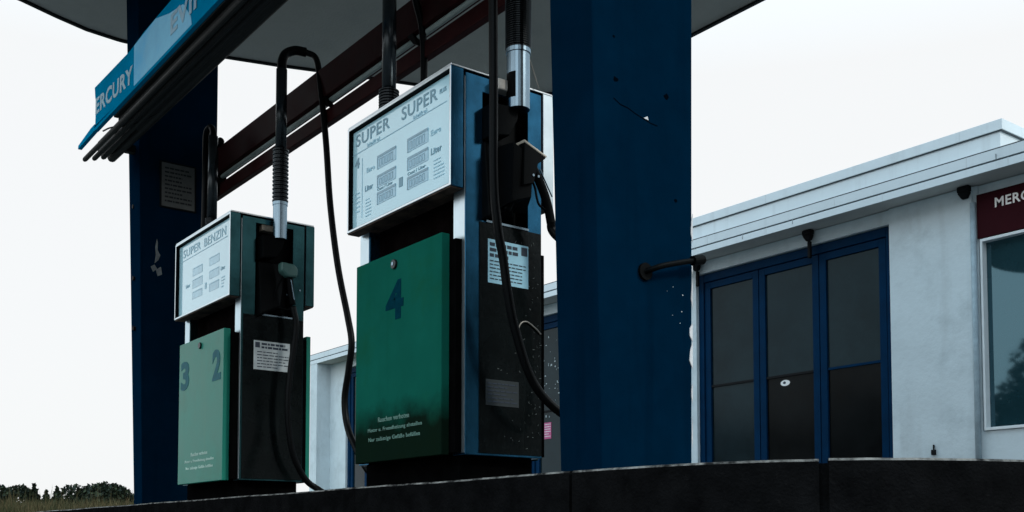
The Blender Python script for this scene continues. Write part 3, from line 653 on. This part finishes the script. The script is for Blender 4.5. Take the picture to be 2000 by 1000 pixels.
b = nb(); disc_y(b, -6.972, YF-.012, YF+.002, 1.293, .022, .022); obj('lock', b, M_lock, fp2, bevel=.003)
XS = -6.482+.0042
b = nb(); box(b, XS, XS+.0008, 2.776, 3.030, 1.088, 1.278); st = obj('instruction_sticker', b, M_sticker_g, p2)
b = nb(); print_lines(b, 2.83, 3.015, 1.225, 1.270, 2, '+x', XS+.001, seed=23, fill=.6); print_lines(b, 2.80, 3.02, 1.098, 1.215, 6, '+x', XS+.001, seed=24, fill=.3)
box(b, XS+.001, XS+.002, 2.786, 2.818, 1.232, 1.268); obj('small_print', b, M_stick_ink, st)
mx2, my2 = -6.425, 2.925
mast(p2, mx2, my2, 1.955, 3.10, 3.2, big=1.0, spr=(2.20, 2.56), st=.026)
b = nb(); tube(b, catmull([(mx2, my2, 3.09), (mx2, my2+.004, 3.16), (mx2, my2+.03, 3.215), (mx2+.01, my2+.09, 3.25), (mx2+.03, my2+.16, 3.25)]), .031, 16); obj('mast_bend', b, M_rubber, p2, smooth=True)
nozzle_boot(p2, -6.482, -.02, 0)
b = nb(); box(b, -6.55, -6.49, 2.83, 2.93, 2.015, 2.06); obj('mast_clamp', b, pm('old_brass', (.30, .27, .22), .5, .4), p2, bevel=.004)
XN = -6.375
b = nb()
hexa(b, [(XN-.035, 2.905, 1.79), (XN-.035, 3.00, 1.785), (XN-.035, 3.025, 1.755), (XN-.035, 3.02, 1.70), (XN-.035, 2.95, 1.695), (XN-.035, 2.905, 1.73)], [(XN+.03, 2.905, 1.79), (XN+.03, 3.00, 1.785), (XN+.03, 3.025, 1.755), (XN+.03, 3.02, 1.70), (XN+.03, 2.95, 1.695), (XN+.03, 2.905, 1.73)])
nz2 = obj('nozzle', b, pm('green_grey_plastic', (.05, .12, .11), .35, var=.2), p2, bevel=.014, bseg=3)
b = nb()
tube(b, catmull([(XN-.01, 2.975, 1.71), (XN, 2.978, 1.67), (XN, 2.985, 1.60), (XN, 3.0, 1.52)]), .02, 12)
tube(b, catmull([(XN-.02, 2.94, 1.72), (XN-.05, 2.90, 1.60), (XN-.06, 2.90, 1.52), (XN-.03, 2.97, 1.49), (XN, 3.0, 1.505)]), .007, 8)
obj('nozzle_handle', b, M_black, nz2, smooth=True)
b = nb()
tube(b, [(XN+.018, 2.975, 1.68), (XN+.018, 2.986, 1.62), (XN+.018, 3.0, 1.55)], .004, 8)  # thin bright tube standing in for the highlight along the hose
tube(b, [(XN, 3.045, 1.62), (XN+.012, 3.045, 1.62)], .006, 10); tube(b, [(XN-.02, 2.965, 1.585), (XN-.01, 2.965, 1.585)], .006, 10)
obj('nozzle_trim', b, M_steelb, nz2)
b = nb()
tube(b, catmull([(mx2+.03, my2+.155, 3.252), (-6.33, 3.13, 3.19), (-6.20, 3.10, 2.93), (-6.118, 3.10, 2.547), (-6.052, 3.10, 2.126), (-5.94, 3.10, 1.703), (-5.805, 3.10, 1.36), (-5.752, 3.10, 1.19), (-5.785, 3.10, 1.03), (-5.835, 3.10, .85), (-5.80, 3.10, .685), (-5.70, 3.10, .55),
     (-5.58, 3.12, .40), (-5.50, 3.22, .27), (-5.62, 3.38, .225), (-5.95, 3.36, .224), (-6.22, 3.26, .245), (-6.34, 3.17, .315), (-6.355, 3.085, .385), (-6.355, 2.998, .555), (-6.355, 2.963, .82), (-6.355, 2.981, 1.09), (-6.36, 3.018, 1.365), (XN, 3.0, 1.51)]), .0205, 14)
obj('hose', b, M_rubber, p2, smooth=True)
mast(p2, -7.565, 2.90, 1.95, 2.99, 3.0, big=1.0, spr=(2.10, 2.36))
b = nb(); tube(b, catmull([(-7.565, 2.90, 2.98), (-7.565, 2.90, 3.02), (-7.585, 2.895, 3.06), (-7.61, 2.885, 3.066), (-7.64, 2.875, 3.03), (-7.645, 2.872, 2.9), (-7.645, 2.872, 2.4), (-7.66, 2.86, 1.5), (-7.70, 2.85, .8), (-7.66, 2.9, .5), (-7.62, 2.95, .7), (-7.58, 2.95, 1.5)]), .024, 12); obj('hose', b, M_rubber, p2, smooth=True)

# ------------------------------------------------------------------ service building
YW, YFA = 9.60, 9.30
bd = thing('service_building', (-9.8, 12, GZ), 'low white garage building with blue glazed doors and a banded flat roof, behind the pumps', 'building')
XL, XR = -18.95, -.6
doors = [(-8.965, -6.255), (-12.33, -9.62), (-15.15, -12.95), (-18.02, -15.9)]
b = nb()
# front wall with openings: piers, header, strip under the shop window
piers = [(-18.66, -18.02), (-15.9, -15.15), (-12.95, -12.33), (-9.62, -8.965)]
for x0, x1 in piers: box(b, x0, x1, YW, YW+.25, GZ, 3.22)
box(b, -6.255, -5.36, YW-.03, YW+.25, GZ, 3.365)
box(b, -18.66, -6.255, YW, YW+.25, 3.22, 3.365)
box(b, -5.36, XR, YW, YW+.25, GZ, .995)
box(b, -5.36, -5.31, YW, YW+.25, .995, 3.365)
box(b, -5.31, XR, YW+.02, YW+.25, 2.84, 3.365)
box(b, -1.0, XR, YW, YW+.25, .995, 2.84)
box(b, XL, XR, 16.0, 16.25, GZ, 3.365); box(b, XR-.25, XR, YW+.25, 16.0, GZ, 3.365); box(b, XL+.25, XL+.5, YW+.25, 16.0, GZ, 3.365)
wl = obj('wall', b, M_facade, bd)
b = nb(); box(b, XL, -18.66, YFA+.005, YW+.2, GZ, 3.368); obj('end_wall', b, M_facade, bd, bevel=.008)
# floor inside and dark back room
b = nb(); box(b, -18.6, XR-.3, YW+1.6, YW+1.65, GZ, 3.3); obj('inner_partition', b, pm('dim_interior', (.05, .05, .05), .9), bd)
# roof: lower slab with two fascia bands, upper tier with coping
b = nb(); box(b, XL-.01, XR, YFA+.012, 16.3, 3.372, 3.545); box(b, XL-.005, XR-.005, YFA+.010, YFA+.03, 3.5455, 3.566); obj('roof', b, M_soffit, bd)
b = nb(); box(b, XL-.02, XR, YFA, YFA+.0115, 3.368, 3.441); box(b, XL-.02, XR, YFA+.004, YFA+.0095, 3.459, 3.556); obj('fascia', b, M_fascia, bd, bevel=.002)
b = nb(); box(b, XL-.018, XR-.002, YFA+.008, YFA+.0118, 3.4412, 3.4588); box(b, XL-.018, XR-.002, YFA+.003, YFA+.0095, 3.5562, 3.5652); obj('fascia_joint_and_shade', b, M_joint, bd)  # upper strip is a shade line put in as dark colour
UX0, UX1, UY = -10.48, -4.975, 9.45
b = nb(); box(b, UX0+.03, UX1-.03, UY+.02, 15.5, 3.546, 3.775); obj('upper_tier', b, M_fascia, bd)
b = nb(); box(b, UX0, UX1, UY, 15.53, 3.785, 3.885); obj('coping', b, M_fascia, bd, bevel=.003)
b = nb(); box(b, UX0+.01, UX1-.01, UY+.008, 15.5, 3.7752, 3.7848); obj('coping_joint', b, M_joint, bd)
b = nb()
for xq in (-17.2, -14.6, -12.0, -9.4, -7.62, -6.15, -4.85, -2.4): box(b, xq, xq+.005, YFA-.0015, YFA+.002, 3.372, 3.446); box(b, xq+.9, xq+.904, YFA+.0025, YFA+.006, 3.457, 3.56)
for xq in (-9.2, -7.75, -5.4): box(b, xq, xq+.005, UY-.0015, UY+.002, 3.787, 3.883)
obj('sheet_seam', b, pm('seam_grey', (.50, .56, .59), .8), bd)
b = nb(); rnd = random.Random(4)
for k_ in range(4):
    xq = rnd.uniform(-9, -4.6); tube(b, [(xq, YFA-.002, rnd.uniform(3.38, 3.54)), (xq, YFA+.004, 3.46)], .005, 8)
obj('rivet', b, pm('rivet_grey', (.25, .29, .31), .6), bd)
# garage doors
def garage_door(x0, x1, first=False):
    yd = YW+.06; top = 3.212
    w = x1-x0; lw = (w-.24)/3
    b = nb(); 
    box(b, x0+.005, x0+.085, yd-.02, yd+.08, GZ, top); box(b, x1-.085, x1-.005, yd-.02, yd+.08, GZ, top); box(b, x0+.085, x1-.085, yd-.02, yd+.08, 3.115, top)
    gd = obj('garage_door', b, M_door, bd, bevel=.004)
    for k_ in range(3):
        a0 = x0+.09+k_*(w-.18)/3; a1 = a0+(w-.18)/3-.012
        b = nb(); s0 = .085
        box(b, a0, a0+s0, yd, yd+.05, GZ+.02, 3.11); box(b, a1-s0, a1, yd, yd+.05, GZ+.02, 3.11)
        box(b, a0+s0, a1-s0, yd, yd+.05, 3.03, 3.11); box(b, a0+s0, a1-s0, yd, yd+.05, GZ+.02, .35)
        obj('leaf_frame', b, M_door, gd, bevel=.003)
        b = nb(); box(b, a0+s0, a1-s0, yd+.008, yd+.05, 1.812, 1.838); obj('mid_rail', b, M_door if k_ == 2 else M_bracket, gd)
        b = nb(); box(b, a0+s0, a1-s0, yd+.024, yd+.03, 1.838, 3.03); obj('pane', b, M_glass, gd)
        b = nb(); box(b, a0+s0, a1-s0, yd+.026, yd+.032, .35, 1.812); obj('lower_pane', b, M_glass if k_ == 0 else M_glass_low, gd)
        if first and k_ == 1:
            b = nb(); disc_y(b, -7.69, yd+.022, yd+.0238, 1.742, .066, .034, 28); obj('oval_sticker', b, pm('white_vinyl', (.75, .77, .78), .5), gd)
            b = nb(); disc_y(b, -7.70, yd+.020, yd+.0218, 1.745, .020, .015, 16); obj('sticker_emblem', b, M_stick_ink, gd)
    if not first and x0 < -11 and x0 > -13:
        b = nb(); box(b, -12.06, -11.90, yd+.020, yd+.0225, 1.42, 1.66); obj('price_sticker', b, M_pink, gd)
        b = nb(); print_lines(b, -12.05, -11.91, 1.44, 1.65, 6, '-y', yd+.0198, seed=31, fill=.35); obj('small_print', b, M_chip, gd)
        b = nb(); r3 = random.Random(12)
        for q in range(60):
            xa, za = r3.uniform(-12.3, -11.6), r3.uniform(1.7, 2.95); box(b, xa, xa+r3.uniform(.004, .03), yd+.021, yd+.0235, za, za+r3.uniform(.004, .03))
        obj('paint_spatter', b, pm('spatter', (.3, .36, .38), .7), gd)
for i_, (x0, x1) in enumerate(doors): garage_door(x0, x1, i_ == 0)
# brackets and down pipe under the eaves
for xq in (-8.90, -7.235, -5.41):
    b = nb(); hexa(b, [(xq-.03, YW-.07, 3.25), (xq+.03, YW-.07, 3.25), (xq+.03, YW-.032, 3.25), (xq-.03, YW-.032, 3.25)], [(xq-.06, YW-.10, 3.31), (xq+.06, YW-.10, 3.31), (xq+.06, YW-.032, 3.31), (xq-.06, YW-.032, 3.31)])
    box(b, xq-.06, xq+.06, YW-.10, YW-.032, 3.311, 3.37)
    if xq < -6: box(b, xq-.02, xq+.02, YW-.06, YW-.02, 3.06, 3.249)
    obj('eaves_bracket', b, M_bracket, bd, bevel=.012)
b = nb(); tube(b, [(-5.342, YW-.035, GZ), (-5.342, YW-.035, 3.20)], .028, 14); obj('downpipe', b, M_pipe, bd, smooth=True)
b = nb(); box(b, -5.82, -5.78, YW-.055, YW-.03, .80, .85); tube(b, [(-5.80, YW-.04, .84), (-5.80, YW-.04, .90)], .008, 8); obj('tap', b, M_bracket, bd)
# shop window
b = nb()
wx0, wx1, wz0, wz1 = -5.302, -1.005, 1.0, 2.835
box(b, wx0+.012, wx0+.035, YW-.02, YW+.07, wz0, wz1); box(b, wx0+.035, wx1, YW-.02, YW+.07, wz0, wz0+.028); box(b, wx0+.035, wx1, YW-.02, YW+.07, wz1-.028, wz1); box(b, wx1-.03, wx1, YW-.02, YW+.07, wz0+.028, wz1-.028); box(b, -3.2, -3.16, YW-.02, YW+.07, wz0+.028, wz1-.028)
sw = obj('shop_window', b, M_frame, bd, bevel=.003)
for xa, xb in ((wx0+.035, -3.2), (-3.16, wx1-.03)):      # the panes sit slightly skewed in their frame
    ya, yb = YW+.058, YW-.016
    b = nb(); hexa(b, [(xa, ya, wz0+.028), (xb, yb, wz0+.028), (xb, yb+.006, wz0+.028), (xa, ya+.006, wz0+.028)], [(xa, ya, wz1-.028), (xb, yb, wz1-.028), (xb, yb+.006, wz1-.028), (xa, ya+.006, wz1-.028)]); obj('pane', b, M_shopglass, sw)
# maroon board above the window
sb = thing('shop_board', (-3.2, YW, 2.84), 'maroon name board with white capitals above the shop window at right', 'sign')
b = nb(); box(b, -5.31, -1.0, YW-.025, YW+.018, 2.842, 3.268); obj('board', b, M_maroon, sb, bevel=.003)
b = nb(); add_text(b, 'MERCURY', -5.128, -4.53, 3.100, 3.195, '-y', YW-.0255, bold=.02); obj('lettering', b, M_boardlet, sb)

# ------------------------------------------------------------------ vegetation at the left, trees across the road, and unseen trees added to cut light
def leaves(bm, c, r, n, size, rnd, squash=1.0, mi=0):
    for _ in range(n):
        while True:
            d = Vector((rnd.uniform(-1, 1), rnd.uniform(-1, 1), rnd.uniform(-1, 1)))
            if .25 < d.length < 1: break
        d = d*(d.length**-.35)
        p = Vector((c[0]+d.x*r[0], c[1]+d.y*r[1], c[2]+d.z*r[2]))
        a = Vector((rnd.uniform(-1, 1), rnd.uniform(-1, 1), rnd.uniform(-1, 1))).normalized(); q = a.orthogonal().normalized()
        s = size*rnd.uniform(.5, 1.4)
        f = bm.faces.new([bm.verts.new(p+v) for v in (a*s, q*s*.55, -a*s, -q*s*.55)]); f.material_index = mi if rnd.random() < .6 else 1-mi
def gxy(px, d):          # a spot on the field: bearing given by fraction across the left strip, distance d
    t = px/260.0; x, y = -1.089+t*.075, .216+t*.10; return x*d, y*d
BANK = lambda d: GZ+max(0, min(1, (d-17)/9))*.55+max(0, d-26)*.012
b = nb(); rows = []
for d in [14+2*i for i in range(36)]:
    rows.append([b.verts.new((-math.cos(t)*d*1.08, math.sin(t)*d*1.08, (BANK(d) if d > 16 else GZ-.05)+.05*math.sin(d*1.3+t*40))) for t in [-.35+.05*k_ for k_ in range(24)]])
for r0, r1 in zip(rows, rows[1:]):
    for k_ in range(23): b.faces.new((r0[k_], r0[k_+1], r1[k_+1], r1[k_]))
tag(obj('bank', b, M_field, smooth=True), kind='structure')
rnd = random.Random(21); b = nb()
for _ in range(15000):
    px = rnd.uniform(-120, 330); d = rnd.uniform(23, 36); x, y = gxy(px, d); z = BANK(d)-.03
    h = rnd.uniform(.22, .58)*(1.0 if rnd.random() > .04 else 1.6); w = rnd.uniform(.006, .014); lx, ly = rnd.gauss(0, .10), rnd.gauss(0, .10); a = rnd.uniform(0, PI)
    dx, dy = math.cos(a)*w, math.sin(a)*w
    v = [b.verts.new(p) for p in ((x-dx, y-dy, z), (x+dx, y+dy, z), (x+lx*.4+dx*.7, y+ly*.4+dy*.7, z+h*.6), (x+lx, y+ly, z+h), (x+lx*.4-dx*.7, y+ly*.4-dy*.7, z+h*.6))]
    b.faces.new(v)
tag(obj('tall_grass', b, M_straw), 'dry straw coloured tall grass growing on the bank at far left', 'grass', kind='stuff')
def bush(name, px, d, r, h, label, n=1400, blobs=5, size=.06, seed=1, cone=False):
    rnd = random.Random(seed); x, y = gxy(px, d); zb = BANK(d)-.02
    t = thing(name, (x, y, zb), label, 'bush' if not cone else 'conifer', 'bushes on the bank')
    b = nb()
    if cone:
        for k_ in range(7):
            f = k_/6; rr = r*(1-f)*.9+.03
            leaves(b, (x, y, zb+.1+h*f*.95), (rr, rr, h*.10), int(n/7*(1.3-f)), size, rnd)
    else:
        for k_ in range(blobs):
            a = rnd.uniform(0, 2*PI); q = rnd.uniform(.1, .75)
            leaves(b, (x+math.cos(a)*r*q, y+math.sin(a)*r*q, zb+h*rnd.uniform(.42, .62)), (r*.5, r*.5, h*rnd.uniform(.30, .42)), n//blobs, size, rnd)
        leaves(b, (x, y, zb+h*.35), (r*.9, r*.9, h*.40), n, size, rnd)
    obj('crown', b, [M_leaf_d, M_leaf_m], t)
    b = nb(); tube(b, [(x, y, zb-.05), (x+.02, y, zb+h*.45)], [.05, .02], 7)
    for k_ in range(4): a = k_*1.6; tube(b, [(x, y, zb+.1), (x+math.cos(a)*r*.5, y+math.sin(a)*r*.5, zb+h*.55)], [.03, .01], 6)
    obj('stem', b, M_bark, t)
# clipped hedge at the frame edge
x, y = gxy(5, 33); hx = thing('hedge', (x, y, BANK(33)), 'dark flat-topped clipped hedge at the far left edge', 'hedge')
b = nb(); rnd = random.Random(31); dirx = Vector((.35, 1, 0)).normalized()
for k_ in range(9):
    c = Vector((x, y, 0))+dirx*(-.62*(k_)+.45); leaves(b, (c.x, c.y, BANK(33)+.50), (.50, .52, .58), 1500, .07, rnd)
obj('crown', b, [M_leaf_d, M_leaf_m], hx)
b = nb(); 
for k_ in range(5): c = Vector((x, y, 0))+dirx*(-1.0*k_); tube(b, [(c.x, c.y, BANK(33)-.05), (c.x, c.y, BANK(33)+.6)], [.04, .02], 6)
obj('stem', b, M_bark, hx)
bush('bush', 196, 30, 1.1, 1.04, 'largest rounded dark bush, beside the foot of the far pillar', 8000, 10, .06, 2)
bush('bush', 140, 31, .62, .70, 'small low dark bush just left of the largest rounded bush', 3200, 6, .06, 3)
bush('conifer', 66, 34, .50, 1.03, 'dark pointed little conifer next to the clipped hedge', 1800, 5, .06, 4, True)
bush('conifer', 90, 35, .48, .86, 'shortest little conifer between two other pointed ones', 1700, 5, .06, 5, True)
bush('conifer', 111, 34, .42, .94, 'narrow spiky little conifer nearest the low bush', 1500, 5, .055, 6, True)
bush('bush', 268, 33, .75, .92, 'dark bush half hidden by the left edge of the far pillar', 3000, 5, .06, 7)
b = nb(); rnd = random.Random(41)
def tree(x, y, h, r, label, seed):
    rnd = random.Random(seed)
    t = thing('broadleaf_tree', (x, y, GZ), label, 'tree', 'trees across the road, and unseen trees added to cut light')
    b = nb(); tube(b, [(x, y, GZ-.1), (x+.1, y, h*.3), (x, y+.1, h*.6)], [.28, .2, .1], 9)
    for k_ in range(5): a = k_*1.3; tube(b, [(x+.05, y, h*.35+k_*.2), (x+math.cos(a)*r*.6, y+math.sin(a)*r*.6, h*.6+k_*.2)], [.1, .04], 7)
    obj('trunk', b, M_bark, t)
    b = nb()
    for k_ in range(24):
        a = rnd.uniform(0, 2*PI); q = r*rnd.uniform(.1, .8); zz = h*rnd.uniform(.14, .85)
        leaves(b, (x+math.cos(a)*q, y+math.sin(a)*q, zz), (r*.42, r*.42, h*.13), 220, .22, rnd)
    obj('crown', b, [M_leaf_d, M_leaf_m], t)
tree(-19, -24, 7.4, 3.4, 'tall tree across the road, right of the tallest one', 51)
tree(-12.5, -25, 8.0, 3.6, 'broad tree across the road nearest the forecourt entrance', 52)
tree(-24.5, -25, 9.6, 3.6, 'tallest tree across the road, seen as a dark shape in the shop window', 53)
tree(-31, -25, 7.6, 3.8, 'wide tree across the road, left of the tallest one', 54)
tree(-38, -23, 7.2, 4.0, 'thick tree at the far end of the row across the road', 55)
tree(-5, -25, 7.5, 3.6, 'dense tree across the road straight in front of the pumps', 56)
tree(13, -9, 8.0, 3.8, 'unseen dense tree added as light blocker, east of the forecourt, nearest the road', 61)  # unseen row added to darken the pillars and pump sides
tree(14, -3, 9.5, 4.0, 'tallest unseen tree added as light blocker, east of the forecourt', 62)
tree(14.5, 3, 8.0, 3.8, 'unseen round tree in the middle of the added light-blocking row east of the forecourt', 63)
tree(15, 9, 9.0, 4.0, 'unseen wide tree added as light blocker, east of the forecourt in front of the garage corner', 64)
tree(15, 16, 8.5, 4.2, 'unseen tree added east of the garage building, last of the light-blocking row', 65)
tree(-28, -28, 7.4, 4.2, 'rounded tree standing behind the tallest one across the road', 57)
tree(-21.5, -28, 7.0, 4.2, 'bushy tree behind the gap right of the tallest one across the road', 58)
